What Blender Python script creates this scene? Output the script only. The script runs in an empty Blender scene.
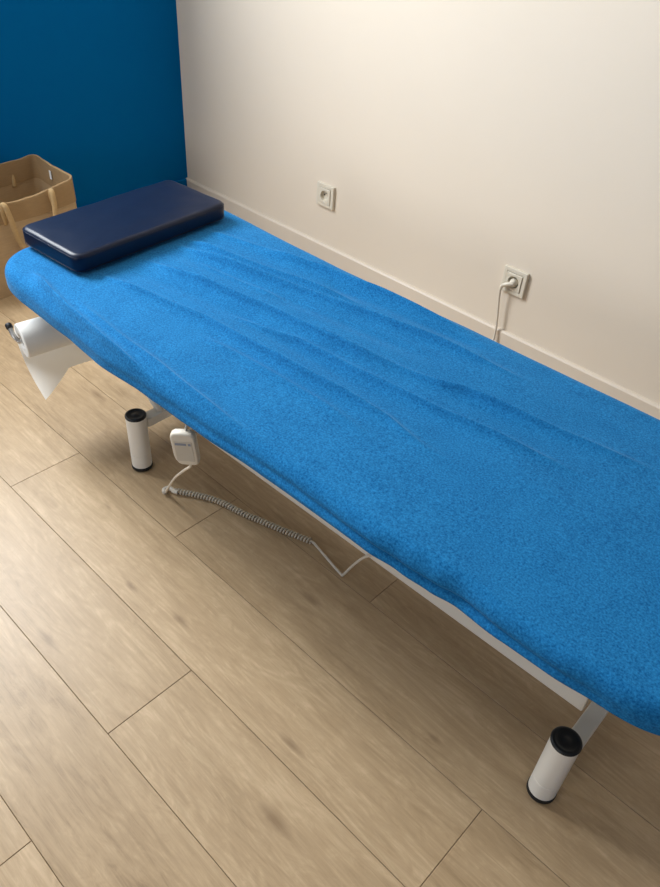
import bpy, bmesh, math, random
from mathutils import Vector, Matrix, noise
random.seed(7)
scene = bpy.context.scene
C = scene.collection
PI = math.pi

# ------------------------------------------------------------------ helpers
def obj(name, bm, mat, parent=None, smooth=True, loc=None, mats=None):
    me = bpy.data.meshes.new(name)
    bm.normal_update()
    bm.to_mesh(me); bm.free()
    for m in (mats or [mat]):
        me.materials.append(m)
    if smooth:
        for p in me.polygons: p.use_smooth = True
    o = bpy.data.objects.new(name, me)
    C.objects.link(o)
    if parent is not None: o.parent = parent
    if loc is not None: o.location = loc
    return o

def auto_smooth(o, deg=40):
    me = o.data
    b = bmesh.new(); b.from_mesh(me)
    for e in b.edges:
        if len(e.link_faces) == 2 and e.calc_face_angle(0) > math.radians(deg):
            e.smooth = False
    b.to_mesh(me); b.free()
    return o

def tag(o, label=None, cat=None, group=None, kind=None):
    if label: o['label'] = label
    if cat: o['category'] = cat
    if group: o['group'] = group
    if kind: o['kind'] = kind
    return o

def thing(name, label, cat, loc=(0, 0, 0), rotz=0, group=None):
    o = bpy.data.objects.new(name, None); C.objects.link(o)
    o.empty_display_size = 0.05
    o.location = loc; o.rotation_euler = (0, 0, rotz)
    return tag(o, label, cat, group)

def add_box(bm, c, s, M=None, bevel=0.0, seg=2):
    r = bmesh.ops.create_cube(bm, size=1.0)
    vs = r['verts']
    for v in vs:
        v.co = Vector((v.co.x*s[0]+c[0], v.co.y*s[1]+c[1], v.co.z*s[2]+c[2]))
    if bevel > 0:
        es = list({e for v in vs for e in v.link_edges})
        rb = bmesh.ops.bevel(bm, geom=es, offset=bevel, segments=seg, profile=0.5, affect='EDGES')
        vs = list({v for f in rb['faces'] for v in f.verts} | {v for v in vs if v.is_valid})
    if M is not None:
        for v in vs: v.co = M @ v.co
    return vs

def add_lathe(bm, prof, c=(0, 0, 0), n=40, M=None):
    """prof: list of (r, z)"""
    rings = []
    for r, z in prof:
        if r < 1e-6:
            rings.append([bm.verts.new((c[0], c[1], c[2]+z))])
        else:
            rings.append([bm.verts.new((c[0]+r*math.cos(2*PI*i/n), c[1]+r*math.sin(2*PI*i/n), c[2]+z)) for i in range(n)])
    for a, b in zip(rings, rings[1:]):
        for i in range(n):
            j = (i+1) % n
            if len(a) == 1 and len(b) == 1: continue
            if len(a) == 1: bm.faces.new((a[0], b[j], b[i]))
            elif len(b) == 1: bm.faces.new((a[i], a[j], b[0]))
            else: bm.faces.new((a[i], a[j], b[j], b[i]))
    vs = [v for r in rings for v in r]
    if M is not None:
        for v in vs: v.co = M @ v.co
    return vs

def smooth_path(pts, n=8):
    """Catmull-Rom through pts"""
    P = [Vector(p) for p in pts]
    out = []
    for i in range(len(P)-1):
        p0 = P[max(i-1, 0)]; p1 = P[i]; p2 = P[i+1]; p3 = P[min(i+2, len(P)-1)]
        for k in range(n):
            t = k/n
            out.append(0.5*((2*p1)+(p2-p0)*t+(2*p0-5*p1+4*p2-p3)*t*t+(3*p1-p0-3*p2+p3)*t**3))
    out.append(P[-1])
    return out

def add_tube(bm, pts, r, n=10, closed_caps=True):
    pts = [Vector(p) for p in pts]
    T = [(pts[min(i+1, len(pts)-1)]-pts[max(i-1, 0)]).normalized() for i in range(len(pts))]
    ref = Vector((0, 0, 1)) if abs(T[0].z) < 0.9 else Vector((1, 0, 0))
    N = (ref - T[0]*ref.dot(T[0])).normalized()
    rings = []
    for i, p in enumerate(pts):
        N = (N - T[i]*N.dot(T[i])).normalized()
        B = T[i].cross(N)
        rr = r[i] if isinstance(r, (list, tuple)) else r
        rings.append([bm.verts.new(p+(N*math.cos(2*PI*k/n)+B*math.sin(2*PI*k/n))*rr) for k in range(n)])
    for a, b in zip(rings, rings[1:]):
        for k in range(n):
            j = (k+1) % n
            bm.faces.new((a[k], a[j], b[j], b[k]))
    if closed_caps:
        bm.faces.new(list(reversed(rings[0]))); bm.faces.new(rings[-1])

# ------------------------------------------------------------------ materials
def newmat(name):
    m = bpy.data.materials.new(name); m.use_nodes = True
    nt = m.node_tree
    return m, nt, nt.nodes['Principled BSDF']

def srgb(r, g, b):
    f = lambda c: (c/12.92 if c <= 0.04045 else ((c+0.055)/1.055)**2.4)
    return (f(r/255), f(g/255), f(b/255), 1)

def plain(name, col, rough=0.5, metal=0.0, var=0.04, scale=30.0, bump=0.0, bscale=300.0, spec=0.5, coat=0.0):
    m, nt, b = newmat(name)
    N, L = nt.nodes, nt.links
    tc = N.new('ShaderNodeTexCoord')
    nz = N.new('ShaderNodeTexNoise'); nz.inputs['Scale'].default_value = scale; nz.inputs['Detail'].default_value = 4
    L.new(tc.outputs['Object'], nz.inputs['Vector'])
    mx = N.new('ShaderNodeMix'); mx.data_type = 'RGBA'
    c0 = [max(0, c*(1-var)) for c in col[:3]]+[1]; c1 = [min(1, c*(1+var)) for c in col[:3]]+[1]
    mx.inputs[6].default_value = c0; mx.inputs[7].default_value = c1
    L.new(nz.outputs['Fac'], mx.inputs[0])
    L.new(mx.outputs[2], b.inputs['Base Color'])
    b.inputs['Roughness'].default_value = rough
    b.inputs['Metallic'].default_value = metal
    b.inputs['Specular IOR Level'].default_value = spec
    b.inputs['Coat Weight'].default_value = coat
    if bump > 0:
        n2 = N.new('ShaderNodeTexNoise'); n2.inputs['Scale'].default_value = bscale; n2.inputs['Detail'].default_value = 5
        L.new(tc.outputs['Object'], n2.inputs['Vector'])
        bp = N.new('ShaderNodeBump'); bp.inputs['Strength'].default_value = bump; bp.inputs['Distance'].default_value = 0.002
        L.new(n2.outputs['Fac'], bp.inputs['Height']); L.new(bp.outputs['Normal'], b.inputs['Normal'])
    return m

M_wall = plain('painted_plaster_cream', (0.785, 0.70, 0.585, 1), 0.75, var=0.015, scale=3, bump=0.12, bscale=160, spec=0.25)
M_blue = plain('painted_plaster_blue', (0.0, 0.125, 0.36, 1), 0.85, var=0.03, scale=3, bump=0.12, bscale=160, spec=0.03)
M_base = plain('baseboard_paint', (0.74, 0.655, 0.55, 1), 0.5, var=0.02)
M_ceil = plain('ceiling_paint', (0.62, 0.58, 0.52, 1), 0.9, var=0.01)
M_white = plain('white_powder_coat', (0.86, 0.83, 0.75, 1), 0.38, var=0.015, bump=0.05, bscale=500)
M_black = plain('black_plastic', (0.008, 0.009, 0.011, 1), 0.42, var=0.1)
M_foot = plain('black_rubber', (0.012, 0.012, 0.012, 1), 0.7, var=0.1)
M_plastic = plain('cream_plastic', (0.70, 0.65, 0.55, 1), 0.4, var=0.015)
M_outlet = plain('outlet_plastic', (0.74, 0.69, 0.58, 1), 0.35, var=0.015)
M_hole = plain('outlet_hole', (0.03, 0.028, 0.024, 1), 0.6)
M_cord = plain('cord_plastic', (0.72, 0.66, 0.56, 1), 0.45, var=0.02)
M_greycord = plain('grey_cord', (0.33, 0.31, 0.27, 1), 0.5, var=0.02)
M_steel = plain('brushed_steel', (0.55, 0.55, 0.54, 1), 0.32, metal=1.0, var=0.05)
M_paper = plain('paper', (0.86, 0.86, 0.83, 1), 0.85, var=0.015, bump=0.1, bscale=250, spec=0.2)
M_strip = plain('label_film', (0.42, 0.42, 0.42, 1), 0.4)
M_mark = plain('button_ink', (0.24, 0.27, 0.34, 1), 0.5)
M_frameglass = plain('window_frame_paint', (0.8, 0.8, 0.78, 1), 0.4)
M_vinyl_bed = plain('bed_upholstery', (0.02, 0.08, 0.20, 1), 0.45)

# glass
M_glass, nt, b = newmat('window_glass')
b.inputs['Transmission Weight'].default_value = 1.0; b.inputs['Roughness'].default_value = 0.0; b.inputs['IOR'].default_value = 1.02

# navy leatherette
M_navy, nt, b = newmat('navy_leatherette')
N, L = nt.nodes, nt.links
tc = N.new('ShaderNodeTexCoord')
vz = N.new('ShaderNodeTexVoronoi'); vz.inputs['Scale'].default_value = 420
L.new(tc.outputs['Object'], vz.inputs['Vector'])
nz = N.new('ShaderNodeTexNoise'); nz.inputs['Scale'].default_value = 14; nz.inputs['Detail'].default_value = 3
L.new(tc.outputs['Object'], nz.inputs['Vector'])
bp = N.new('ShaderNodeBump'); bp.inputs['Strength'].default_value = 0.05; bp.inputs['Distance'].default_value = 0.001
L.new(vz.outputs['Distance'], bp.inputs['Height'])
bp2 = N.new('ShaderNodeBump'); bp2.inputs['Strength'].default_value = 0.08; bp2.inputs['Distance'].default_value = 0.01
L.new(nz.outputs['Fac'], bp2.inputs['Height']); L.new(bp.outputs['Normal'], bp2.inputs['Normal'])
L.new(bp2.outputs['Normal'], b.inputs['Normal'])
b.inputs['Base Color'].default_value = (0.003, 0.009, 0.030, 1)
b.inputs['Roughness'].default_value = 0.36
b.inputs['Specular IOR Level'].default_value = 0.26

# terry cloth
M_terry, nt, b = newmat('blue_terry_cloth')
N, L = nt.nodes, nt.links
tc = N.new('ShaderNodeTexCoord')
n1 = N.new('ShaderNodeTexNoise'); n1.inputs['Scale'].default_value = 290; n1.inputs['Detail'].default_value = 3; n1.inputs['Roughness'].default_value = 0.6
n2 = N.new('ShaderNodeTexNoise'); n2.inputs['Scale'].default_value = 18; n2.inputs['Detail'].default_value = 5; n2.inputs['Roughness'].default_value = 0.6
n3 = N.new('ShaderNodeTexNoise'); n3.inputs['Scale'].default_value = 150; n3.inputs['Detail'].default_value = 2
for n in (n1, n2, n3): L.new(tc.outputs['Object'], n.inputs['Vector'])
ad = N.new('ShaderNodeMath'); ad.operation = 'MULTIPLY_ADD'; ad.inputs[1].default_value = 0.84
L.new(n1.outputs['Fac'], ad.inputs[0])
ml = N.new('ShaderNodeMath'); ml.operation = 'MULTIPLY'; ml.inputs[1].default_value = 0.16
L.new(n2.outputs['Fac'], ml.inputs[0]); L.new(ml.outputs[0], ad.inputs[2])
cr = N.new('ShaderNodeValToRGB')
cr.color_ramp.elements[0].position = 0.36; cr.color_ramp.elements[0].color = (0.004, 0.095, 0.270, 1)
cr.color_ramp.elements[1].position = 0.645; cr.color_ramp.elements[1].color = (0.020, 0.218, 0.510, 1)
L.new(ad.outputs[0], cr.inputs['Fac']); L.new(cr.outputs['Color'], b.inputs['Base Color'])
b.inputs['Roughness'].default_value = 0.95
b.inputs['Specular IOR Level'].default_value = 0.1
b.inputs['Sheen Weight'].default_value = 0.30; b.inputs['Sheen Roughness'].default_value = 0.38
b.inputs['Sheen Tint'].default_value = (0.35, 0.65, 1.0, 1)
bp = N.new('ShaderNodeBump'); bp.inputs['Strength'].default_value = 0.42; bp.inputs['Distance'].default_value = 0.0018
mm = N.new('ShaderNodeMath'); mm.operation = 'MULTIPLY_ADD'; mm.inputs[1].default_value = 0.5
L.new(n3.outputs['Fac'], mm.inputs[0]); L.new(n1.outputs['Fac'], mm.inputs[2])
L.new(mm.outputs[0], bp.inputs['Height']); L.new(bp.outputs['Normal'], b.inputs['Normal'])

# jute / kraft bag
def bagmat(name, col):
    m, nt, b = newmat(name)
    N, L = nt.nodes, nt.links
    tc = N.new('ShaderNodeTexCoord')
    w = N.new('ShaderNodeTexNoise'); w.inputs['Scale'].default_value = 40; w.inputs['Detail'].default_value = 6
    mp = N.new('ShaderNodeMapping'); mp.inputs['Scale'].default_value = (1, 1, 6)
    L.new(tc.outputs['Object'], mp.inputs['Vector']); L.new(mp.outputs[0], w.inputs['Vector'])
    mx = N.new('ShaderNodeMix'); mx.data_type = 'RGBA'
    mx.inputs[6].default_value = [c*0.85 for c in col]+[1]; mx.inputs[7].default_value = [c*1.13 for c in col]+[1]
    L.new(w.outputs['Fac'], mx.inputs[0]); L.new(mx.outputs[2], b.inputs['Base Color'])
    b.inputs['Roughness'].default_value = 0.85; b.inputs['Specular IOR Level'].default_value = 0.2
    bp = N.new('ShaderNodeBump'); bp.inputs['Strength'].default_value = 0.4; bp.inputs['Distance'].default_value = 0.003
    L.new(w.outputs['Fac'], bp.inputs['Height']); L.new(bp.outputs['Normal'], b.inputs['Normal'])
    return m
M_bag = bagmat('tan_jute', (0.50, 0.36, 0.21))
M_band = bagmat('brown_jute_band', (0.37, 0.245, 0.125))
M_strap = bagmat('strap_webbing', (0.52, 0.36, 0.18))

# oak laminate
M_oak, nt, b = newmat('oak_laminate')
N, L = nt.nodes, nt.links
geo = N.new('ShaderNodeNewGeometry')
att = N.new('ShaderNodeAttribute'); att.attribute_name = 'plank'
sep = N.new('ShaderNodeSeparateColor'); L.new(att.outputs['Color'], sep.inputs[0])
off = N.new('ShaderNodeCombineXYZ')
m10 = N.new('ShaderNodeMath'); m10.operation = 'MULTIPLY'; m10.inputs[1].default_value = 23.0
m11 = N.new('ShaderNodeMath'); m11.operation = 'MULTIPLY'; m11.inputs[1].default_value = 17.0
L.new(sep.outputs[0], m10.inputs[0]); L.new(sep.outputs[1], m11.inputs[0])
L.new(m10.outputs[0], off.inputs[0]); L.new(m11.outputs[0], off.inputs[1]); L.new(m11.outputs[0], off.inputs[2])
vadd = N.new('ShaderNodeVectorMath'); vadd.operation = 'ADD'
L.new(geo.outputs['Position'], vadd.inputs[0]); L.new(off.outputs[0], vadd.inputs[1])
def mapping(sx, sy):
    mp = N.new('ShaderNodeMapping'); mp.inputs['Scale'].default_value = (sx, sy, 1)
    L.new(vadd.outputs[0], mp.inputs['Vector']); return mp
def tnoise(sx, sy, sc, det=4, rough=0.55, dist=0.0):
    mp = mapping(sx, sy)
    n = N.new('ShaderNodeTexNoise'); n.inputs['Scale'].default_value = sc; n.inputs['Detail'].default_value = det
    n.inputs['Roughness'].default_value = rough; n.inputs['Distortion'].default_value = dist
    L.new(mp.outputs[0], n.inputs['Vector']); return n
def math_(op, a, bb, c=None, clamp=False):
    m = N.new('ShaderNodeMath'); m.operation = op; m.use_clamp = clamp
    for i, x in enumerate((a, bb, c)):
        if x is None: continue
        if isinstance(x, (int, float)): m.inputs[i].default_value = x
        else: L.new(x, m.inputs[i])
    return m.outputs[0]
broad = tnoise(1.0, 4.0, 2.4, 6, 0.62, 0.8)          # long soft tone changes
streak = tnoise(0.8, 9.0, 5.5, 8, 0.70, 1.6)       # streaks
fibre = tnoise(1.1, 34.0, 10.0, 5, 0.75, 0.4)         # fine fibre
mott = tnoise(2.0, 4.0, 9.0, 7, 0.70, 1.2)
# cathedral rings: iso-lines of a stretched noise
ring = tnoise(0.55, 3.2, 2.6, 3, 0.5, 0.7)
rw = math_('SINE', math_('MULTIPLY', ring.outputs['Fac'], 95.0), 0)
rmask = N.new('ShaderNodeMapRange'); L.new(mott.outputs['Fac'], rmask.inputs[0])
rmask.inputs[1].default_value = 0.42; rmask.inputs[2].default_value = 0.66
rwm = math_('MULTIPLY', rw, rmask.outputs[0])
s = math_('MULTIPLY_ADD', streak.outputs['Fac'], 0.42, 0.0)
s = math_('MULTIPLY_ADD', broad.outputs['Fac'], 0.40, s)
s = math_('MULTIPLY_ADD', fibre.outputs['Fac'], 0.20, s)
s = math_('MULTIPLY_ADD', mott.outputs['Fac'], 0.22, s)
s = math_('MULTIPLY_ADD', rwm, 0.055, s)
s = math_('MULTIPLY_ADD', sep.outputs[2], 0.07, s)
cr = N.new('ShaderNodeValToRGB'); e = cr.color_ramp.elements
e[0].position = 0.46; e[0].color = (0.270, 0.179, 0.096, 1)
e[1].position = 0.82; e[1].color = (0.60, 0.445, 0.274, 1)
k = cr.color_ramp.elements.new(0.58); k.color = (0.41, 0.288, 0.164, 1)
k = cr.color_ramp.elements.new(0.70); k.color = (0.495, 0.356, 0.210, 1)
L.new(s, cr.inputs['Fac'])
# knots (marks in the wood)
KN = [(-0.984,0.300,.020),(-0.836,0.522,.016),(-0.396,0.387,.022),(-0.682,0.761,.022),(-0.430,1.02,.018),(-1.309,1.115,.02),
      (-1.62,0.83,.022),(-0.47,0.50,.018),(-1.22,0.60,.012),(-0.98,0.50,.013),(-1.35,0.36,.012),(-0.30,0.70,.012)]
wn = tnoise(1.0, 1.0, 22.0, 3, 0.6)
kacc = None
for kx, ky, kr in KN:
    sub = N.new('ShaderNodeVectorMath'); sub.operation = 'SUBTRACT'; sub.inputs[1].default_value = (kx, ky, 0)
    L.new(geo.outputs['Position'], sub.inputs[0])
    sc_ = N.new('ShaderNodeVectorMath'); sc_.operation = 'MULTIPLY'; sc_.inputs[1].default_value = (0.42, 1.45, 0)
    L.new(sub.outputs[0], sc_.inputs[0])
    ln = N.new('ShaderNodeVectorMath'); ln.operation = 'LENGTH'; L.new(sc_.outputs[0], ln.inputs[0])
    d = math_('MULTIPLY_ADD', wn.outputs['Fac'], 0.016, ln.outputs['Value'])
    mr = N.new('ShaderNodeMapRange'); mr.interpolation_type = 'SMOOTHSTEP'
    mr.inputs[1].default_value = 0.006; mr.inputs[2].default_value = kr+0.008; mr.inputs[3].default_value = 1; mr.inputs[4].default_value = 0
    L.new(d, mr.inputs[0])
    kacc = mr.outputs[0] if kacc is None else math_('MAXIMUM', kacc, mr.outputs[0])
kf = math_('MULTIPLY', kacc, 0.62)
mk = N.new('ShaderNodeMix'); mk.data_type = 'RGBA'; mk.inputs[7].default_value = (0.20, 0.122, 0.062, 1)
L.new(kf, mk.inputs[0]); L.new(cr.outputs['Color'], mk.inputs[6])
# sparse pale flecks
fl = tnoise(1.0, 9.0, 9.0, 4, 0.7, 1.0)
fm = N.new('ShaderNodeMapRange'); fm.inputs[1].default_value = 0.60; fm.inputs[2].default_value = 0.74; fm.inputs[4].default_value = 0.28
L.new(fl.outputs['Fac'], fm.inputs[0])
mf = N.new('ShaderNodeMix'); mf.data_type = 'RGBA'; mf.inputs[7].default_value = (0.65, 0.52, 0.335, 1)
L.new(fm.outputs[0], mf.inputs[0]); L.new(mk.outputs[2], mf.inputs[6])
L.new(mf.outputs[2], b.inputs['Base Color'])
b.inputs['Roughness'].default_value = 0.40; b.inputs['Specular IOR Level'].default_value = 0.42
bp = N.new('ShaderNodeBump'); bp.inputs['Strength'].default_value = 0.12; bp.inputs['Distance'].default_value = 0.001
L.new(fibre.outputs['Fac'], bp.inputs['Height']); L.new(bp.outputs['Normal'], b.inputs['Normal'])
M_groove = plain('plank_joint', (0.20, 0.135, 0.08, 1), 0.8)

# ------------------------------------------------------------------ room
XL, XR, YB, YF, ZC = -2.645, 3.4, 1.948, -3.4, 2.6
def struct(name, bm, m, smooth=False, mats=None):
    return tag(obj(name, bm, m, None, smooth, mats=mats), kind='structure')

# floor: a joint-coloured base and bevel-edged planks
bm = bmesh.new()
col = bm.loops.layers.float_color.new('plank')
add_box(bm, ((XL+XR)/2, (YB+YF)/2, -0.03), (XR-XL+0.3, YB-YF+0.3, 0.054))
for f in bm.faces: f.material_index = 1
PW, PL, g = 0.192, 1.285, 0.0004
joints = {0: -0.155, 1: -1.032, 2: -0.59, -1: -0.724, -2: 0.04, -3: -0.652, 3: -1.2, 4: -0.3, 5: -0.8, 6: -0.1}
row0 = 0.465
r = -26
while row0+r*PW < YB:
    ya, yb = row0+r*PW, row0+(r+1)*PW
    ya_, yb_ = max(ya, YF), min(yb, YB)
    if yb_ > ya_+0.002:
        rng = random.Random(100+r)
        j = joints.get(r, rng.uniform(0, PL))
        x = j - PL*math.ceil((j-XL)/PL)
        while x < XR:
            xa, xb = max(x, XL), min(x+PL, XR)
            if xb > xa+0.002:
                q = [(xa+g, ya_+g), (xb-g, ya_+g), (xb-g, yb_-g), (xa+g, yb_-g)]
                b_ = 0.0006
                qi = [(xa+g+b_, ya_+g+b_), (xb-g-b_, ya_+g+b_), (xb-g-b_, yb_-g-b_), (xa+g+b_, yb_-g-b_)]
                lo = [bm.verts.new((X, Y, -0.0009)) for X, Y in q]
                hi = [bm.verts.new((X, Y, 0)) for X, Y in qi]
                fs = [bm.faces.new(hi)]+[bm.faces.new((lo[i], lo[(i+1) % 4], hi[(i+1) % 4], hi[i])) for i in range(4)]
                c = (rng.random(), rng.random(), rng.random(), 1)
                for f in fs:
                    for lp in f.loops: lp[col] = c
            x += PL
    r += 1
struct('floor', bm, M_oak, mats=[M_oak, M_groove])

bm = bmesh.new(); add_box(bm, ((XL+XR)/2, YB+0.05, ZC/2-0.03), (XR-XL+0.4, 0.1, ZC+0.06)); struct('wall_back', bm, M_wall)
bm = bmesh.new(); add_box(bm, (XR+0.05, (YB+YF)/2, ZC/2-0.03), (0.1, YB-YF, ZC+0.06)); struct('wall_right', bm, M_blue)
# left wall with a window opening towards the front of the room
WY0, WY1, WZ0, WZ1 = -0.08, 0.96, 1.16, 2.46
bm = bmesh.new()
def wl(ya, yb, za, zb): add_box(bm, (XL-0.1, (ya+yb)/2, (za+zb)/2), (0.2, yb-ya, zb-za))
wl(WY1, YB, -0.06, ZC); wl(YF, WY0, -0.06, ZC); wl(WY0, WY1, -0.06, WZ0); wl(WY0, WY1, WZ1, ZC)
struct('wall_left', bm, M_blue)
FX0, FX1, FZ0, FZ1 = -1.9, 0.1, 0.80, 2.20
# front wall behind the camera with a second window
bm = bmesh.new()
def wf(xa, xb, za, zb): add_box(bm, ((xa+xb)/2, YF-0.1, (za+zb)/2), (xb-xa, 0.2, zb-za))
wf(XL-0.2, FX0, -0.06, ZC); wf(FX1, XR+0.1, -0.06, ZC); wf(FX0, FX1, -0.06, FZ0); wf(FX0, FX1, FZ1, ZC)
struct('wall_front', bm, M_blue)
bm = bmesh.new(); add_box(bm, ((XL+XR)/2, (YB+YF)/2, ZC+0.05), (XR-XL+0.4, YB-YF+0.4, 0.1)); struct('ceiling', bm, M_ceil)

def board_profile_x(bm, x0, x1, y, h=0.07, t=0.013):
    pr = [(0, 0), (-t, 0), (-t, h-0.006), (-t+0.004, h-0.001), (-t+0.007, h), (0, h)]
    a = [bm.verts.new((x0, y+p[0], p[1])) for p in pr]; b_ = [bm.verts.new((x1, y+p[0], p[1])) for p in pr]
    n = len(pr)
    for i in range(n): bm.faces.new((a[i], a[(i+1) % n], b_[(i+1) % n], b_[i]))
    bm.faces.new(a); bm.faces.new(list(reversed(b_)))
    bmesh.ops.recalc_face_normals(bm, faces=bm.faces)
bm = bmesh.new(); board_profile_x(bm, XL, XR, YB); struct('baseboard_back', bm, M_base)
bm = bmesh.new(); add_box(bm, (XL+0.0065, (YF+YB-0.013)/2, 0.035), (0.013, YB-0.013-YF, 0.07), bevel=0.003); struct('baseboard_left', bm, M_blue)

def window(name, along, a0, a1, z0, z1, c):
    """frame and glass in an opening; along = 'y' or 'x'"""
    bm = bmesh.new(); t = 0.06
    def bx(u0, u1, za, zb, dep=0.07):
        if along == 'y': add_box(bm, (c, (u0+u1)/2, (za+zb)/2), (dep, u1-u0, zb-za), bevel=0.004)
        else: add_box(bm, ((u0+u1)/2, c, (za+zb)/2), (u1-u0, dep, zb-za), bevel=0.004)
    bx(a0, a0+t, z0, z1); bx(a1-t, a1, z0, z1); bx(a0+t, a1-t, z0, z0+t); bx(a0+t, a1-t, z1-t, z1)
    mid = (a0+a1)/2
    bx(mid-0.04, mid+0.04, z0+t, z1-t)
    fr = tag(obj(name, bm, M_frameglass, None, False), kind='structure')
    bm = bmesh.new()
    for u0, u1 in ((a0+t, mid-0.04), (mid+0.04, a1-t)):
        if along == 'y': add_box(bm, (c, (u0+u1)/2, (z0+z1)/2), (0.006, u1-u0, z1-z0-2*t))
        else: add_box(bm, ((u0+u1)/2, c, (z0+z1)/2), (u1-u0, 0.006, z1-z0-2*t))
    obj('pane', bm, M_glass, fr, False)
window('window_1', 'y', WY0, WY1, WZ0, WZ1, XL-0.12)
window('window_2', 'x', FX0, FX1, FZ0, FZ1, YF-0.12)

# ------------------------------------------------------------------ treatment table
TX, TY, TROT = -0.818, 0.957, math.radians(0.9)      # centre of the couch top
TL, TW, TR = 1.750, 0.655, 0.130                       # sheet-covered size and corner radius
ZT = 0.470                                            # top of the sheet
table = thing('treatment_table', 'low white-framed electric treatment couch under the blue terry sheet', 'treatment table', (TX, TY, 0), TROT)
def T(x, y, z):                                       # world -> table-local
    c, s_ = math.cos(-TROT), math.sin(-TROT); dx, dy = x-TX, y-TY
    return Vector((dx*c-dy*s_, dx*s_+dy*c, z))

def outline(hx, hy, r, n):
    """n points evenly round a rounded rectangle: (pos, outward normal, arc)"""
    segs = []
    sx, sy = 2*(hx-r), 2*(hy-r); qa = PI*r/2
    tot = 2*sx+2*sy+4*qa
    out = []
    for i in range(n):
        t = tot*i/n
        for kind, ln in (('b', sx), ('c0', qa), ('r', sy), ('c1', qa), ('t', sx), ('c2', qa), ('l', sy), ('c3', qa)):
            if t <= ln: break
            t -= ln
        if kind == 'b': p, nn = (-hx+r+t, -hy), (0, -1)
        elif kind == 'r': p, nn = (hx, -hy+r+t), (1, 0)
        elif kind == 't': p, nn = (hx-r-t, hy), (0, 1)
        elif kind == 'l': p, nn = (-hx, hy-r-t), (-1, 0)
        else:
            k = int(kind[1]); a0 = (-PI/2, 0, PI/2, PI)[k]
            cx, cy = ((hx-r, -hy+r), (hx-r, hy-r), (-hx+r, hy-r), (-hx+r, -hy+r))[k]
            a = a0+t/r
            p, nn = (cx+r*math.cos(a), cy+r*math.sin(a)), (math.cos(a), math.sin(a))
        out.append((p, nn))
    return out

# padded top (hidden under the sheet but there)
bm = bmesh.new()
ol = [((p[0], p[1]+0.018), n) for p, n in outline(TL/2-0.012, TW/2-0.030, TR-0.012, 160)]
prev = None; rings = []
for o_, z in ((-0.02, ZT-0.008), (-0.006, ZT-0.014), (0, ZT-0.028), (0, ZT-0.040), (-0.008, ZT-0.044)):
    rings.append([bm.verts.new((p[0]+n[0]*o_, p[1]+n[1]*o_, z)) for p, n in ol])
for a, b_ in zip(rings, rings[1:]):
    for i in range(160): bm.faces.new((a[(i+1) % 160], a[i], b_[i], b_[(i+1) % 160]))
bm.faces.new(rings[0]); bm.faces.new(list(reversed(rings[-1])))
obj('padded_top', bm, M_vinyl_bed, table)

# top frame under the pad
bm = bmesh.new()
zf = ZT-0.044-0.0155
for sy in (-1, 1): add_box(bm, (0, sy*0.235, zf), (1.60, 0.03, 0.03), bevel=0.003)
for x in (-0.79, -0.25, 0.25, 0.79): add_box(bm, (x, 0, zf), (0.03, 0.44, 0.028), bevel=0.003)
obj('top_frame', bm, M_white, table, False)

# base: two long rails, two cross bars, four legs
RZ0, RZ1 = 0.102, 0.148
XH, XF = -1.291, -0.095                               # leg stations
YN, YFAR = 0.761, 1.155
for y in (0.882, 1.03):
    bm = bmesh.new(); add_box(bm, T((XH+XF)/2, y, (RZ0+RZ1)/2), (XF-XH-0.041, 0.026, RZ1-RZ0), bevel=0.003)
    obj('base_rail', bm, M_white, table, False)
for x in (XH, XF):
    bm = bmesh.new(); yn = YN-0.014 if x == XH else YN; add_box(bm, T(x, (yn+YFAR)/2, 0.1365), (0.030, YFAR-yn-0.047, 0.025), bevel=0.002)
    obj('cross_bar', bm, M_white, table, False)
for x in (XH, XF):
    for y in (YN, YFAR):
        p = T(x+0.003, y-0.014, 0) if (x, y) == (XH, YN) else T(x-0.005 if (x, y) == (XF, YN) else x, y, 0); R_ = 0.0252
        bm = bmesh.new(); add_lathe(bm, [(R_, 0.012), (R_, 0.050), (R_-0.0006, 0.0505), (R_-0.0006, 0.0512), (R_, 0.0518), (R_, 0.164), (0, 0.164)], (p.x, p.y, 0), 48)
        lg = auto_smooth(obj('leg', bm, M_white, table))
        if (x, y) == (XF, YN): lg.scale = (1, 1, 1.045)
        bm = bmesh.new(); add_lathe(bm, [(R_+0.0008, 0.1645), (R_+0.001, 0.167), (R_-0.001, 0.1695), (R_-0.006, 0.1698), (R_-0.007, 0.1690), (0.006, 0.1690), (0.005, 0.1697), (0, 0.1697)], (p.x, p.y, 0), 48)
        auto_smooth(tag(obj('cap', bm, M_black, lg), 'round black end cap'), 50)
        bm = bmesh.new(); add_lathe(bm, [(0, 0), (R_-0.003, 0), (R_+0.0012, 0.003), (R_+0.0012, 0.011), (R_-0.004, 0.0125)], (p.x, p.y, 0), 48)
        auto_smooth(tag(obj('foot_pad', bm, M_foot, lg), 'black rubber foot'), 50)
for lg in [o for o in C.objects if o.parent == table and o.name.startswith('leg')]:
    lg['label'] = 'white round tube leg with black cap'

# lifting arms and actuator between base and top frame
for y in (-0.085, 0.085):
    bm = bmesh.new()
    add_tube(bm, [(-0.42, y, 0.148+0.0145), (-0.10, y, zf-0.029)], 0.014, 14)
    obj('lift_arm', bm, M_white, table)
    bm = bmesh.new()
    add_tube(bm, [(0.16, y, 0.148+0.0145), (0.48, y, zf-0.029)], 0.014, 14)
    obj('lift_arm', bm, M_white, table)
bm = bmesh.new(); add_tube(bm, [(-0.25, 0, 0.20), (0.20, 0, 0.30)], 0.024, 20)
add_tube(bm, [(0.20, 0, 0.30), (0.36, 0, 0.336)], 0.011, 16)
add_box(bm, (-0.27, 0, 0.205), (0.10, 0.06, 0.07), bevel=0.01)
auto_smooth(obj('actuator', bm, M_white, table))
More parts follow.
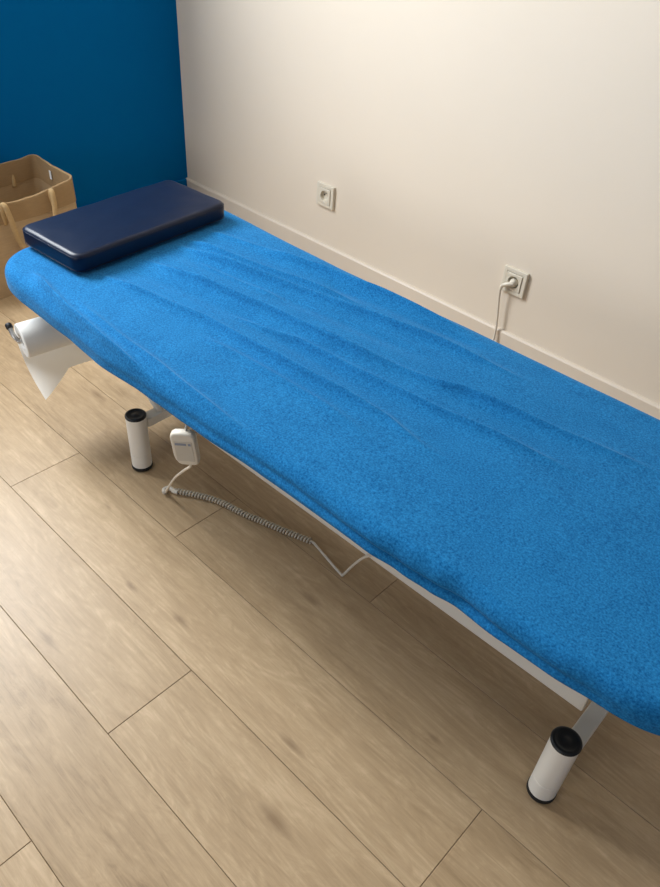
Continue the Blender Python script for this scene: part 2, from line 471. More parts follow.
# bent white hose that rises from the head cross bar
bm = bmesh.new()
add_tube(bm, smooth_path([T(-1.285, 0.815, 0.146), T(-1.302, 0.806, 0.18), T(-1.335, 0.812, 0.215), T(-1.38, 0.86, 0.26), T(-1.36, 0.93, 0.35), T(-1.30, 0.95, 0.375)], 8), 0.008, 12)
obj('hose', bm, M_white, table)

# ------------------------------------------------------------------ terry sheet
FOLDS = [  # (points, height, width)
 ([(-1.47,.79),(-1.392,.798),(-1.25,.825),(-1.117,.849),(-.974,.854),(-.844,.861),(-.746,.872),(-.635,.881),(-.544,.871),(-.45,.88)], .0055, .011),
 ([(-1.46,.91),(-1.35,.926),(-1.218,.948),(-1.047,.977),(-.916,.991),(-.805,1.004),(-.633,1.04),(-.584,1.055),(-.428,1.081),(-.296,1.109),(-.18,1.13)], .0070, .010),
 ([(-1.12,.905),(-1.013,.922),(-.934,.941),(-.782,.948),(-.58,.97),(-.488,.988),(-.374,1.006),(-.28,1.02)], .0050, .010),
 ([(-1.47,1.02),(-1.404,1.027),(-1.228,1.059),(-1.08,1.092),(-.956,1.118),(-.727,1.163),(-.637,1.174),(-.5,1.19)], .0060, .009),
 ([(-1.47,1.06),(-1.424,1.065),(-1.349,1.077),(-1.2,1.108),(-1.032,1.142),(-.93,1.16)], .0050, .0085),
 ([(-1.33,1.145),(-1.235,1.174),(-1.123,1.202),(-.978,1.221),(-.824,1.241),(-.68,1.252)], .0070, .012),
 ([(-1.47,1.13),(-1.404,1.146),(-1.243,1.181),(-1.15,1.2)], .0035, .010),
 ([(-1.56,.685),(-1.429,.662),(-1.332,.650),(-1.192,.640),(-1.079,.638),(-.96,.64)], .0085, .011),
 ([(-1.40,.70),(-1.318,.685),(-1.17,.676),(-1.042,.672),(-.964,.668),(-.826,.664),(-.7,.667)], .0035, .012),
 ([(-1.1,.80),(-.95,.815),(-.75,.825),(-.6,.82)], .0020, .014),
 ([(-1.36,1.0),(-1.2,1.02),(-1.05,1.045)], .0020, .010),
]
DIPS = [([(-1.48,.86),(-1.3,.885),(-1.1,.92),(-.9,.925),(-.7,.93),(-.55,.95)], .0025, .022),
        ([(-1.46,.985),(-1.25,1.015),(-1.0,1.06),(-.8,1.09),(-.6,1.12)], .0025, .018),
        ([(-1.10,1.165),(-.9,1.195),(-.75,1.21),(-.6,1.22)], .0030, .018)]
def seg_d(px, py, pts):
    best = 1e9; bt = 0; acc = 0; tot = 0
    L_ = [math.hypot(pts[i+1][0]-pts[i][0], pts[i+1][1]-pts[i][1]) for i in range(len(pts)-1)]
    tot = sum(L_)
    for i in range(len(pts)-1):
        ax, ay = pts[i]; bx, by = pts[i+1]
        dx, dy = bx-ax, by-ay
        t = max(0, min(1, ((px-ax)*dx+(py-ay)*dy)/(L_[i]**2)))
        d = math.hypot(px-ax-t*dx, py-ay-t*dy)
        if d < best: best = d; bt = (acc+t*L_[i])/tot; sg = (dx*(py-ay)-dy*(px-ax))
        acc += L_[i]
    return best, bt, sg
boxes = {}
def fold_h(wx, wy):
    h = 0
    for lst, sgn in ((FOLDS, 1), (DIPS, -1)):
        for k, (pts, A, w) in enumerate(lst):
            key = (sgn, k)
            if key not in boxes:
                xs = [p[0] for p in pts]; ys = [p[1] for p in pts]
                boxes[key] = (min(xs)-4*w, max(xs)+4*w, min(ys)-4*w, max(ys)+4*w)
            bx_ = boxes[key]
            if not (bx_[0] < wx < bx_[1] and bx_[2] < wy < bx_[3]): continue
            d, t, sg = seg_d(wx, wy, pts)
            ww = w*(0.85 if sg > 0 else 1.15)            # softer on the far side
            tap = min(1, t/0.18, (1-t)/0.30); tap = tap*tap*(3-2*tap)
            wob = 0.75+0.5*noise.noise(Vector((wx*5, wy*5, k*3.1)))
            if d < 4*ww: h += sgn*A*tap*wob*1.45*(1.5*math.exp(-(d/(0.60*ww))**2)+1.0*math.exp(-(d/(1.5*ww))**2) if sgn > 0 else 1.6*math.exp(-(d/ww)**2))
    return h
def undul(wx, wy, z):
    return 0.0022*noise.noise(Vector((wx*3.2, wy*9, z*6)))+0.0010*noise.noise(Vector((wx*9, wy*22, z*9+7)))

NP = 900
hx, hy = TL/2, TW/2
ol = outline(hx, hy, TR, NP)
RE = 0.034
cT, sT = math.cos(TROT), math.sin(TROT)
def toW(lx, ly): return TX+lx*cT-ly*sT, TY+lx*sT+ly*cT
def lerp_tab(tab, x):
    if x <= tab[0][0]: return tab[0][1]
    for (a, fa), (b_, fb) in zip(tab, tab[1:]):
        if x <= b_: 
            t = (x-a)/(b_-a); t = t*t*(3-2*t); return fa+(fb-fa)*t
    return tab[-1][1]
# how far the hem hangs, along world x, on the near side / the far side
HANG_N = [(-1.70,.046),(-1.4,.048),(-1.2,.048),(-1.05,.046),(-.7,.046),(-.45,.050),(-.33,.054),(-.2,.048),(.08,.048)]
BULGE_N = [(-1.70,-.022),(-1.5,-.012),(-1.33,-.003),(-1.18,.002),(-1.02,-.004),(-.875,-.007),(-.746,-.013),(-.62,-.014),(-.47,-.011),(-.41,-.019),(-.355,-.025),(-.306,-.032),(-.226,-.024),(-.143,-.024),(-.08,-.030),(.1,-.030)]
BULGE_F = [(-1.70,0),(-1.55,.004),(-1.25,-.007),(-1.07,-.010),(-.9,-.006),(-.7,.0),(-.5,0),(.1,0)]
def shape(lx, ly):
    wx = toW(lx, ly)[0]; k = min(1.0, abs(ly)/hy)**4
    return (lx, ly-lerp_tab(BULGE_N, wx)*k) if ly < 0 else (lx, ly+lerp_tab(BULGE_F, wx)*k)
rings_v = []
bm = bmesh.new()
NI = 130
cen = bm.verts.new((0, 0, 0))
wx, wy = toW(0, 0); cen.co = (0, 0, ZT+fold_h(wx, wy)+undul(wx, wy, ZT))
for k in range(1, NI+1):
    s_ = k/NI; s_ = 1-(1-s_)**1.25
    ring = []
    for p, n in ol:
        lx, ly = shape((p[0]-n[0]*RE)*s_, (p[1]-n[1]*RE)*s_)
        wx, wy = toW(lx, ly)
        ring.append(bm.verts.new((lx, ly, ZT+fold_h(wx, wy)+undul(wx, wy, ZT))))
    rings_v.append(ring)
NS = 44
for k in range(1, NS+1):
    u = k/NS
    ring = []
    for i, (p, n) in enumerate(ol):
        wx, wy = toW(p[0], p[1])
        near = max(0.0, -n[1]); far = max(0.0, n[1])
        hang = 0.050
        if near > 0: hang = hang*(1-near)+lerp_tab(HANG_N, wx)*near
        hang += 0.003*noise.noise(Vector((wx*7, wy*7, 3.3)))
        arc = RE*PI/2; tuck = 0.030
        total = arc+(hang-RE)+tuck
        sdist = u*total
        if sdist < arc:
            a = sdist/RE; o_ = -RE+RE*math.sin(a); dz = RE*(1-math.cos(a))
        elif sdist < arc+(hang-RE):
            o_ = 0; dz = RE+(sdist-arc)
        else:
            q = (sdist-arc-(hang-RE))/tuck
            o_ = -0.021*math.sin(min(q*1.25, 1)*PI/2)-0.006*q; dz = hang+0.008*math.sin(q*PI*0.5)-0.004*q*q
        w = min(1, sdist/arc)
        sk = max(0, min(1, (sdist-arc*0.5)/0.03))
        # gathers running slantwise round the skirt
        d_ = dz
        gz = 0.0045*noise.noise(Vector((wx*5+d_*9, wy*5, d_*34)))+0.0020*noise.noise(Vector((wx*14, wy*14, d_*30+4)))
        cz = 0
        if near > 0.5:                                   # the long crease below the pad's edge
            dc = lerp_tab([(-1.6,.024),(-1.35,.030),(-1.1,.032),(-.9,.026),(-.7,.026),(-.5,.030),(-.35,.038),(-.2,.034),(0,.032)], wx)
            am = lerp_tab([(-1.65,0),(-1.3,.002),(-1.0,.002),(-.85,.004),(-.6,.007),(-.5,.009),(-.3,.010),(-.15,.006),(0,.0)], wx)
            cz = -0.8*am*math.exp(-((d_-dc)/0.006)**2)+0.4*am*math.exp(-((d_-dc-0.012)/0.007)**2)
        elif math.hypot(n[0], n[1]) > 0 and n[0] < -0.5 and near > 0.15:
            cz = 0.004*math.sin(wx*60+d_*40)*w
        o2 = o_+(gz+cz)*sk
        lx, ly = shape(p[0]+n[0]*o2, p[1]+n[1]*o2)
        wx2, wy2 = toW(lx, ly)
        topf = max(0, 1-sdist/(arc*0.9))
        z = ZT-dz+(fold_h(wx2, wy2)+undul(wx2, wy2, ZT))*(0.35+0.65*topf if sdist < arc else 0.35*max(0, 1-(sdist-arc)/0.02))
        # folds also push the skirt out near the rounding
        ring.append(bm.verts.new((lx, ly, z)))
    rings_v.append(ring)
for i in range(NP):
    bm.faces.new((cen, rings_v[0][i], rings_v[0][(i+1) % NP]))
for a, b_ in zip(rings_v, rings_v[1:]):
    for i in range(NP):
        j = (i+1) % NP
        bm.faces.new((a[i], b_[i], b_[j], a[j]))
sheet = obj('fitted_sheet', bm, M_terry, None, True, loc=(TX, TY, 0))
sheet.rotation_euler = (0, 0, TROT)
tag(sheet, 'bright blue terry cloth sheet with long creases stretched over the couch', 'sheet')

# ------------------------------------------------------------------ pillow
px_, py_, prz = -1.580, 0.973, math.radians(4.0)
pil = thing('pillow', 'flat navy leatherette slab pillow at the head of the blue sheet', 'pillow', (px_, py_, ZT), prz)
PLX, PLY, PT = 0.232, 0.470, 0.052
def slab(bm, lx, ly, z0, z1, r, re, crown=0.0, n=160, ni=14):
    olp = outline(lx/2, ly/2, r, n)
    rg = []
    def ring(o_, z): rg.append([bm.verts.new((p[0]+q[0]*o_, p[1]+q[1]*o_, z)) for p, q in olp])
    for k in range(0, 9):
        a = k/8*PI/2; ring(-re+re*math.sin(a), z0+re-re*math.cos(a))
    for k in range(0, 9):
        a = k/8*PI/2; ring(-re+re*math.cos(a), z1-re+re*math.sin(a))
    inner = [rg[-1]]
    for k in range(1, ni):
        s_ = 1-k/ni
        rgk = []
        for p, q in olp:
            x, y = (p[0]-q[0]*re)*s_, (p[1]-q[1]*re)*s_
            rgk.append(bm.verts.new((x, y, z1+crown*(1-s_*s_))))
        rg.append(rgk)
    for a, b_ in zip(rg, rg[1:]):
        for i in range(n): bm.faces.new((a[i], a[(i+1) % n], b_[(i+1) % n], b_[i]))
    c = bm.verts.new((0, 0, z1+crown))
    for i in range(n): bm.faces.new((rg[-1][i], rg[-1][(i+1) % n], c))
    bm.faces.new(list(reversed(rg[0])))
bm = bmesh.new(); slab(bm, PLX, PLY, 0.006, PT, 0.026, 0.013, 0.003)
for v in bm.verts:
    k = 0.0012*noise.noise(Vector((v.co.x*18, v.co.y*18, v.co.z*30)))
    v.co.z += k
obj('cover', bm, M_navy, pil)
# stitched seam lines round the top and bottom edges
bm = bmesh.new()
for z, off_ in ((PT-0.0075, -0.0006), (0.012, -0.0004)):
    o2 = outline(PLX/2, PLY/2, 0.026, 160)
    pts = [Vector((p[0]+q[0]*off_, p[1]+q[1]*off_, z)) for p, q in o2]; pts.append(pts[0])
    add_tube(bm, pts, 0.0007, 6, False)
obj('seam', bm, M_navy, pil)

# ------------------------------------------------------------------ paper roll on its holder
RX, RZ_, RY0, RY1, RR = -1.560, 0.298, 0.628, 1.10, 0.043
roll = thing('paper_roll', 'white couch paper roll with a torn hanging end below the pillow end', 'paper roll', (RX, RY0, RZ_-RR))
roll.rotation_euler = (0.05, 0, -0.19)
Mrot = Matrix.Rotation(-PI/2, 4, 'X')                 # local z -> +y
bm = bmesh.new()
ln_ = RY1-RY0
prof = [(0.0175, 0.003), (0.020, 0.0)]
prof += [(RR-0.002, 0.0), (RR, 0.002), (RR, ln_-0.002), (RR-0.002, ln_), (0.0175, ln_)]
prof += [(0.0175, 0.003)]
add_lathe(bm, prof, (0, 0, 0), 56)
for v in bm.verts: v.co = Mrot @ v.co; v.co.z += RR
auto_smooth(obj('roll', bm, M_paper, roll), 40)
bm = bmesh.new(); add_lathe(bm, [(0.0172, 0.004), (0.0172, ln_-0.004)], (0, 0, 0), 32); 
add_lathe(bm, [(0.0158, ln_-0.004), (0.0158, 0.004), (0.0172, 0.004)], (0, 0, 0), 32)
for v in bm.verts: v.co = Mrot @ v.co; v.co.z += RR
tag(obj('core', bm, plain('grey_cardboard', (0.30, 0.28, 0.25, 1), 0.8), roll), 'grey cardboard core')
# free sheet: leaves the back of the roll and curls forward beneath it
bm = bmesh.new()
curve = [(RX-0.030, RZ_+0.0315), (RX-0.046, RZ_+0.016), (RX-0.060, RZ_-0.010), (RX-0.066, RZ_-0.036), (RX-0.062, RZ_-0.064), (RX-0.046, RZ_-0.090), (RX-0.018, RZ_-0.110), (RX+0.020, RZ_-0.122), (RX+0.062, RZ_-0.128), (RX+0.082, RZ_-0.129)]
cp = smooth_path([(c[0], 0, c[1]) for c in curve], 8)
cum = [0]
for a, b_ in zip(cp, cp[1:]): cum.append(cum[-1]+(b_-a).length)
def at_len(s_):
    s_ = min(max(s_, 0), cum[-1]-1e-6)
    for i in range(len(cum)-1):
        if cum[i+1] >= s_:
            t = (s_-cum[i])/(cum[i+1]-cum[i]); return cp[i].lerp(cp[i+1], t)
SHORT = 0.70*cum[-1]
def cut(y):
    d = y-RY0
    if d < 0.018: return cum[-1]*(0.995-0.05*(d/0.018))
    if d < 0.092: return cum[-1]*0.945+(SHORT-cum[-1]*0.945)*((d-0.018)/0.074)
    return SHORT*(1+0.02*math.sin(d*40)*0.3)
ny, ns = 80, 40
grid = []
for i in range(ny+1):
    y = RY0+0.001+(RY1-RY0-0.002)*(i/ny)**1.4
    c = cut(y); row = []
    for j in range(ns+1):
        p = at_len(c*j/ns)
        wv = 0.0016*noise.noise(Vector((p.x*20, y*9, p.z*20)))*min(1, j/10)
        row.append(bm.verts.new((p.x-RX-wv, y-RY0, p.z-RZ_+RR+wv)))
    grid.append(row)
for i in range(ny):
    for j in range(ns):
        bm.faces.new((grid[i][j], grid[i+1][j], grid[i+1][j+1], grid[i][j+1]))
M_tissue, nt, b = newmat('thin_paper')
N, L = nt.nodes, nt.links
b.inputs['Base Color'].default_value = (0.86, 0.86, 0.83, 1); b.inputs['Roughness'].default_value = 0.85
tc = N.new('ShaderNodeTexCoord'); nz = N.new('ShaderNodeTexNoise'); nz.inputs['Scale'].default_value = 220
L.new(tc.outputs['Object'], nz.inputs['Vector'])
bp = N.new('ShaderNodeBump'); bp.inputs['Strength'].default_value = 0.15; bp.inputs['Distance'].default_value = 0.001
L.new(nz.outputs['Fac'], bp.inputs['Height']); L.new(bp.outputs['Normal'], b.inputs['Normal'])
tr = N.new('ShaderNodeBsdfTranslucent'); tr.inputs['Color'].default_value = (0.88, 0.88, 0.84, 1)
mxs = N.new('ShaderNodeMixShader'); mxs.inputs[0].default_value = 0.45
L.new(b.outputs[0], mxs.inputs[1]); L.new(tr.outputs[0], mxs.inputs[2]); L.new(mxs.outputs[0], N['Material Output'].inputs['Surface'])
obj('hanging_sheet', bm, M_tissue, roll)
# holder: rod through the core, cranked end with black knob, hung from the couch
hold = thing('roll_holder', 'bent steel rod paper holder with black knob at the head end', 'paper holder', (RX, RY0, RZ_))
hold.rotation_euler = (0.05, 0, -0.19)
bm = bmesh.new()
add_tube(bm, smooth_path([(0.0, 0.50, 0.0), (0, 0.30, 0), (0, 0.02, 0), (-0.002, -0.006, 0.002), (-0.010, -0.013, 0.012), (-0.022, -0.014, 0.022), (-0.028, -0.014, 0.027)], 8), 0.0058, 14)
obj('rod', bm, M_steel, hold)
bm = bmesh.new(); d_ = Vector((-0.80, -0.02, 0.58)).normalized()
add_tube(bm, [Vector((-0.026, -0.014, 0.0255))+d_*t for t in (0, 0.002, 0.012, 0.0145)], [0.0068, 0.0082, 0.0082, 0.006], 18)
tag(obj('knob', bm, M_black, hold), 'black end knob')
bm = bmesh.new(); add_box(bm, (0, 0.50, 0.040), (0.03, 0.006, 0.11), bevel=0.002)
obj('bracket', bm, M_white, hold, False)

# ------------------------------------------------------------------ hand control
HX, HY, HZ = -0.916, 0.633, 0.326                       # bottom of the handset
hand = thing('hand_control', 'cream handset with coiled cord hanging from the near couch edge', 'remote control', (HX, HY, 0), 0)
ang = math.atan2(0.60, 0.80)
# handset frame: local x = width, y = depth (face at -y), z = up
Mh = Matrix.Translation((0, 0, HZ)) @ Matrix.Scale(0.82, 4) @ Matrix.Rotation(ang, 4, 'Z') @ Matrix.Rotation(math.radians(4), 4, 'X') @ Matrix.Rotation(math.radians(-4), 4, 'Y')
def hs_outline():
    pts = [(-0.014, 0.0), (0.020, 0.0), (0.027, 0.004), (0.029, 0.012), (0.030, 0.030), (0.030, 0.088), (0.027, 0.096), (0.019, 0.101), (0.0, 0.1025), (-0.019, 0.101), (-0.027, 0.096), (-0.030, 0.088), (-0.030, 0.030), (-0.028, 0.016), (-0.022, 0.005)]
    return pts
bm = bmesh.new()
base = hs_outline(); cx_, cz_ = 0, 0.05
rg = []
for dy, sc_ in ((0.0115, 0.80), (0.0110, 0.88), (0.0085, 0.96), (0.004, 1.0), (-0.004, 1.0), (-0.0085, 0.965), (-0.0110, 0.90), (-0.0115, 0.82)):
    rg.append([bm.verts.new((cx_+(x-cx_)*sc_, dy, cz_+(z-cz_)*(1-(1-sc_)*0.62))) for x, z in base])
n_ = len(base)
for a, b_ in zip(rg, rg[1:]):
    for i in range(n_): bm.faces.new((a[i], a[(i+1) % n_], b_[(i+1) % n_], b_[i]))
bm.faces.new(list(reversed(rg[0]))); bm.faces.new(rg[-1])
bmesh.ops.recalc_face_normals(bm, faces=bm.faces)
for v in bm.verts: v.co = Mh @ v.co
hb = obj('handset', bm, M_plastic, hand)
# keypad panel and row of marks
bm = bmesh.new(); add_box(bm, (0, -0.0120, 0.047), (0.043, 0.0014, 0.062), Mh, bevel=0.0006)
kp = tag(obj('keypad', bm, plain('keypad_film', (0.56, 0.52, 0.44, 1), 0.4), hand, False), 'slightly darker keypad panel')
for kx, kw in ((-0.0055, 0.027), (0.0155, 0.006)):
    bm = bmesh.new(); add_box(bm, (kx, -0.01295, 0.0705), (kw, 0.0008, 0.0070), Mh, bevel=0.0003)
    tag(obj('button', bm, M_mark, kp, False), 'blue-grey printed button')
# hook over the couch frame
bm = bmesh.new()
add_tube(bm, smooth_path([Mh @ Vector(p) for p in ((0.008, 0.004, 0.100), (0.008, 0.005, 0.106), (0.010, 0.006, 0.112), (0.012, 0.016, 0.117), (0.013, 0.030, 0.116))], 6), 0.0026, 10)
add_tube(bm, smooth_path([Mh @ Vector(p) for p in ((0.018, 0.006, 0.098), (0.020, 0.006, 0.104), (0.022, 0.006, 0.110), (0.022, 0.016, 0.115), (0.021, 0.030, 0.114))], 6), 0.0026, 10)
tag(obj('hook', bm, M_steel, hand), 'grey metal hook')
def hl(x, y, z): return Vector((x-HX, y-HY, z))
bot = Mh @ Vector((0.004, 0, -0.001))
bm = bmesh.new()
add_tube(bm, smooth_path([bot, bot+Vector((-0.008, 0.004, -0.018)), hl(-0.962, .652, .262), hl(-1.045, .682, .165), hl(-1.115, .708, .072), hl(-1.148, .721, .026), hl(-1.160, .727, .0085)], 10), 0.0027, 10)
obj('lead', bm, M_cord, hand)
bm = bmesh.new()
add_tube(bm, smooth_path([hl(-1.158, .722, .014), hl(-1.170, .730, .0095), hl(-1.166, .742, .0095), hl(-1.150, .744, .0095), hl(-1.140, .748, .0095)], 8), 0.0060, 12)
obj('strain_relief', bm, M_cord, hand)
# coil
axis = smooth_path([hl(-1.150, .747, .0083), hl(-1.118, .768, .0083), hl(-1.075, .792, .0083), hl(-1.03, .808, .0083), hl(-.98, .818, .0083), hl(-.933, .833, .0083), hl(-.87, .852, .0083), hl(-.800, .876, .0083)], 10)
cl = [0]
for a, b_ in zip(axis, axis[1:]): cl.append(cl[-1]+(b_-a).length)
turns = 48; per = 14
pts = []
tot = cl[-1]; i0 = 0
for q in range(turns*per+1):
    s_ = tot*q/(turns*per)
    while i0 < len(cl)-2 and cl[i0+1] < s_: i0 += 1
    t = (s_-cl[i0])/(cl[i0+1]-cl[i0])
    c = axis[i0].lerp(axis[i0+1], t); d = (axis[i0+1]-axis[i0]).normalized()
    nrm = d.cross(Vector((0, 0, 1))).normalized(); up = nrm.cross(d)
    a = 2*PI*q/per
    pts.append(c+(nrm*math.cos(a)+up*math.sin(a))*0.0056)
bm = bmesh.new(); add_tube(bm, pts, 0.0026, 6)
tag(obj('coiled_cord', bm, plain('coil_plastic', (0.56, 0.50, 0.40, 1), 0.45, var=0.02), hand), 'cream coiled cord lying on the floor')
bm = bmesh.new()
add_tube(bm, smooth_path([hl(-.803, .876, .008), hl(-.79, .879, .0045), hl(-.74, .869, .0034), hl(-.70, .861, .0034), hl(-.683, .858, .0034), hl(-.680, .858, .006), hl(-.668, .852, .03), hl(-.645, .850, .080), hl(-.622, .852, .120), hl(-.602, .857, .140)], 8), 0.0030, 10)
obj('straight_cord', bm, M_cord, hand)

# ------------------------------------------------------------------ wall outlets
def outlet(x, z, label):
    o = thing('wall_outlet', label, 'socket', (x, YB, z), 0, 'wall outlets on the cream wall')
    bm = bmesh.new()
    # frame ring: plate with square opening
    S, s_ = 0.0415, 0.0285
    add_box(bm, (-(S+s_)/2, -0.0055, 0), (S-s_, 0.011, 2*S), bevel=0.002)
    add_box(bm, ((S+s_)/2, -0.0055, 0), (S-s_, 0.011, 2*S), bevel=0.002)
    add_box(bm, (0, -0.0055, (S+s_)/2), (2*s_+0.004, 0.011, S-s_), bevel=0.002)
    add_box(bm, (0, -0.0055, -(S+s_)/2), (2*s_+0.004, 0.011, S-s_), bevel=0.002)
    obj('frame', bm, M_outlet, o, False)
    # insert with round well
    bm = bmesh.new(); n = 48; Rw = 0.0195; h = s_-0.0012; yf = -0.0135; dp = 0.0125
    sq = []
    for i in range(n):
        a = 2*PI*i/n; c, s2 = math.cos(a), math.sin(a); m_ = max(abs(c), abs(s2))
        sq.append((c/m_*h, s2/m_*h))
    R0_ = [bm.verts.new((x_, 0, z_)) for x_, z_ in sq]
    R1 = [bm.verts.new((x_, yf+0.001, z_)) for x_, z_ in sq]
    R2 = [bm.verts.new((x_*0.965, yf, z_*0.965)) for x_, z_ in sq]
    R3 = [bm.verts.new((Rw*math.cos(2*PI*i/n), yf, Rw*math.sin(2*PI*i/n))) for i in range(n)]
    R4 = [bm.verts.new((0.97*Rw*math.cos(2*PI*i/n), yf+dp, 0.97*Rw*math.sin(2*PI*i/n))) for i in range(n)]
    for a_, b_ in ((R0_, R1), (R1, R2), (R2, R3), (R3, R4)):
        for i in range(n): bm.faces.new((a_[i], a_[(i+1) % n], b_[(i+1) % n], b_[i]))
    bm.faces.new(R4)
    bmesh.ops.recalc_face_normals(bm, faces=bm.faces)
    auto_smooth(obj('insert', bm, M_outlet, o), 30)
    yb = yf+dp
    for sx in (-0.0095, 0.0095):
        bm = bmesh.new(); add_lathe(bm, [(0.0028, 0), (0.0028, 0.0012), (0, 0.0012)], (0, 0, 0), 16, Matrix.Translation((sx, yb, 0)) @ Matrix.Rotation(PI/2, 4, 'X'))
        tag(obj('contact_hole', bm, M_hole, o), 'dark contact hole')
    bm = bmesh.new(); add_lathe(bm, [(0.0024, 0), (0.0024, 0.009), (0.0012, 0.0105), (0, 0.0105)], (0, 0, 0), 16, Matrix.Translation((0, yb, 0.0095)) @ Matrix.Rotation(PI/2, 4, 'X'))
    tag(obj('earth_pin', bm, M_steel, o), 'metal earth pin')
    return o
outlet(-1.808, 0.256, 'empty cream wall outlet on the pale wall above the pillow end')
outlet(-0.989, 0.244, 'cream wall outlet with a plug and cable in it')
# plug + cable in the right-hand outlet
OX, OZ = -0.989, 0.244
plug = thing('power_plug', 'pale power plug with thin cable running down behind the couch', 'plug', (OX, YB, OZ))
bm = bmesh.new()
My = Matrix.Translation((0, -0.002, -0.002)) @ Matrix.Rotation(PI/2, 4, 'X')
add_lathe(bm, [(0, 0.0), (0.0125, 0.0), (0.0125, 0.010), (0.0105, 0.014), (0.0085, 0.019), (0.006, 0.021), (0, 0.0215)], (0, 0, 0), 32, My)
auto_smooth(obj('plug_body', bm, M_outlet, plug), 45)
bm = bmesh.new(); add_tube(bm, smooth_path([(0.004, -0.016, -0.002), (-0.008, -0.022, -0.006), (-0.022, -0.025, -0.013), (-0.029, -0.025, -0.022), (-0.031, -0.025, -0.034)], 8), [0.0080-0.0040*i/32 for i in range(33)], 14)
obj('plug_neck', bm, M_outlet, plug)
bm = bmesh.new(); add_tube(bm, smooth_path([(-0.031, -0.025, -0.030), (-0.0305, -0.024, -0.05), (-0.027, -0.021, -0.09), (-0.022, -0.020, -0.13), (-0.016, -0.021, -0.18), (-0.014, -0.032, -0.218), (-0.01, -0.08, -OZ+0.0044), (0.0, -0.30, -OZ+0.0042), (0.02, -0.55, -OZ+0.0042), (0.06, -0.72, -OZ+0.0042), (0.07, -0.78, -OZ+0.0042)], 8), 0.0036, 10)
tag(obj('cable', bm, M_cord, plug), 'cream mains cable')

# ------------------------------------------------------------------ shopping bag
BX, BY = -2.425, 1.012
bag = thing('shopping_bag', 'open tan jute shopping bag standing by the blue wall', 'bag', (BX, BY, 0))
BD, BWd, BH = 0.25, 0.43, 0.325       # depth (x), width (y), height
nb = 160
def bag_ring(z, grow=0.0, top=False):
    t = z/BH
    olb = outline(BD/2, BWd/2, 0.022, nb)
    out = []
    for (p, q) in olb:
        x, y = p
        # side gussets fold in towards the top, the front sags
        sd = max(0.0, 1-abs(x)/(BD/2))
        gus = -0.006*t*sd*abs(q[1])
        bul = 0.010*math.sin(PI*min(1, t))*abs(q[0])
        x += q[0]*(bul+grow); y += q[1]*(gus+grow)
        x += 0.004*noise.noise(Vector((y*9, z*9, 1.7+x*3)))*t
        y += 0.004*noise.noise(Vector((x*9, z*9, 5.7+y*3)))*t
        yy = y/(BWd/2)
        zz = z
        if t > 0.6:
            k = (t-0.6)/0.4
            f_ = max(0, min(1, (x/(BD/2)+1)/2)); f_ = f_*f_*(3-2*f_)
            zz += k*f_*(-0.016+0.028*yy*yy)                      # front rim sags in the middle
            zz += k*(1-f_)*(0.010+0.010*yy*yy)                   # back rim stands a little higher
            zz += k*0.004*noise.noise(Vector((x*20, y*20, 9)))
        out.append((x, y, zz))
    return out
bm = bmesh.new()
zs = [0, 0.004]+[BH*i/14 for i in range(1, 15)]
rg = [[bm.verts.new(c) for c in bag_ring(z)] for z in zs]
inn = [[bm.verts.new(c) for c in bag_ring(z, -0.0035)] for z in reversed(zs[1:])]
allr = rg+inn
for a, b_ in zip(allr, allr[1:]):
    for i in range(nb): bm.faces.new((a[i], a[(i+1) % nb], b_[(i+1) % nb], b_[i]))
bm.faces.new(list(reversed(rg[0]))); bm.faces.new(inn[-1])
auto_smooth(obj('bag_body', bm, M_bag, bag), 60)
bm = bmesh.new()
zs2 = [0.255+(BH-0.255)*i/6 for i in range(7)]
rg = [[bm.verts.new(c) for c in bag_ring(z, 0.0022)] for z in zs2]
rg += [[bm.verts.new(c) for c in [(x, y, z_+0.002) for x, y, z_ in bag_ring(BH, g_)]] for g_ in (0.001, -0.0055)]
rg += [[bm.verts.new(c) for c in bag_ring(z, -0.0057)] for z in reversed(zs2)]
for a, b_ in zip(rg, rg[1:]):
    for i in range(nb): bm.faces.new((a[i], a[(i+1) % nb], b_[(i+1) % nb], b_[i]))
tag(auto_smooth(obj('rim_band', bm, M_band, bag), 60), 'darker brown folded rim')
def strap(pts, w=0.011, t=0.0045):
    pp = smooth_path(pts, 8)
    bm = bmesh.new(); add_tube(bm, pp, 0.0085, 10)
    return obj('handle', bm, M_strap, bag)
strap([(0.124, -0.050, 0.245), (0.134, -0.050, 0.305), (0.147, -0.047, 0.312), (0.153, -0.040, 0.27), (0.153, -0.030, 0.20), (0.152, -0.005, 0.140), (0.152, 0.035, 0.120), (0.152, 0.075, 0.140), (0.153, 0.105, 0.20), (0.153, 0.115, 0.27), (0.147, 0.118, 0.316), (0.134, 0.120, 0.310), (0.124, 0.120, 0.245)])
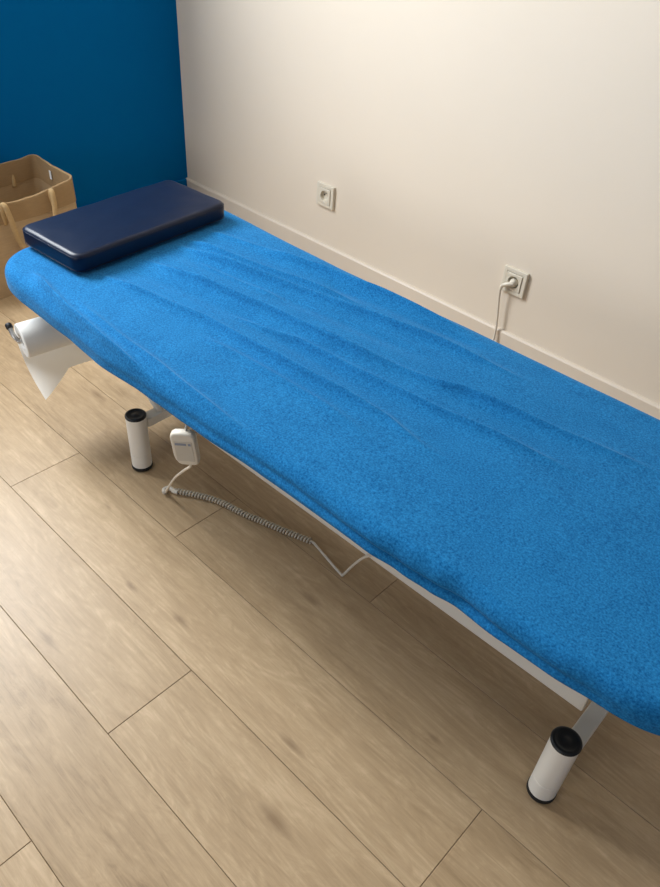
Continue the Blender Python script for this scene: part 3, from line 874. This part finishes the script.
strap([(-0.128, -0.05, 0.25), (-0.134, -0.05, 0.305), (-0.147, -0.047, 0.305), (-0.150, -0.03, 0.26), (-0.150, 0.035, 0.16), (-0.150, 0.10, 0.26), (-0.147, 0.115, 0.305), (-0.134, 0.12, 0.305), (-0.128, 0.12, 0.25)])
bm = bmesh.new(); add_box(bm, (-0.010, 0.202, 0.308), (0.012, 0.002, 0.030), Matrix.Rotation(0.0, 4, 'Z'), bevel=0.0006)
tag(obj('tag', bm, M_paper, bag, False), 'small white tag inside the rim')

# ------------------------------------------------------------------ light
w = bpy.data.worlds.new('daylight'); scene.world = w; w.use_nodes = True
bg = w.node_tree.nodes['Background']
bg.inputs[0].default_value = (0.92, 0.96, 1.0, 1); bg.inputs[1].default_value = 1.0
def area(name, loc, rot, sx, sy, watts, colr):
    l = bpy.data.lights.new(name, 'AREA'); l.shape = 'RECTANGLE'; l.size = sx; l.size_y = sy
    l.energy = watts; l.color = colr
    o = bpy.data.objects.new(name, l); C.objects.link(o); o.location = loc; o.rotation_euler = rot
    return o
area('window_daylight', (XL-0.06, (WY0+WY1)/2, (WZ0+WZ1)/2), (0, -PI/2, 0), WZ1-WZ0-0.1, WY1-WY0-0.1, 99, (0.95, 0.98, 1.0))
area('window_daylight', ((FX0+FX1)/2, YF-0.06, (FZ0+FZ1)/2), (PI/2, 0, 0), FX1-FX0-0.1, FZ1-FZ0-0.1, 36, (0.97, 0.98, 1.0))

# ------------------------------------------------------------------ camera
cam = bpy.data.cameras.new('camera'); co = bpy.data.objects.new('camera', cam); C.objects.link(co)
RT = [[0.7187163581314925, 0.4797052379542381, -0.5033186676783131], [0.6928082844284875, -0.4328086020640375, 0.5767958000944785], [0.058851317584742484, -0.7632559195044879, -0.6434103851818825]]
m = Matrix.Identity(4)
for i in range(3):
    m[i][0] = RT[i][0]; m[i][1] = -RT[i][1]; m[i][2] = -RT[i][2]
m[2][3] = 1.309
co.matrix_world = m
cam.sensor_fit = 'VERTICAL'; cam.sensor_height = 24; cam.lens = 742.08/887*24
cam.clip_start = 0.02
scene.camera = co
vs = scene.view_settings
vs.view_transform = 'Standard'; vs.look = 'None'; vs.gamma = 1; vs.use_curve_mapping = False
vs.exposure = 0.0
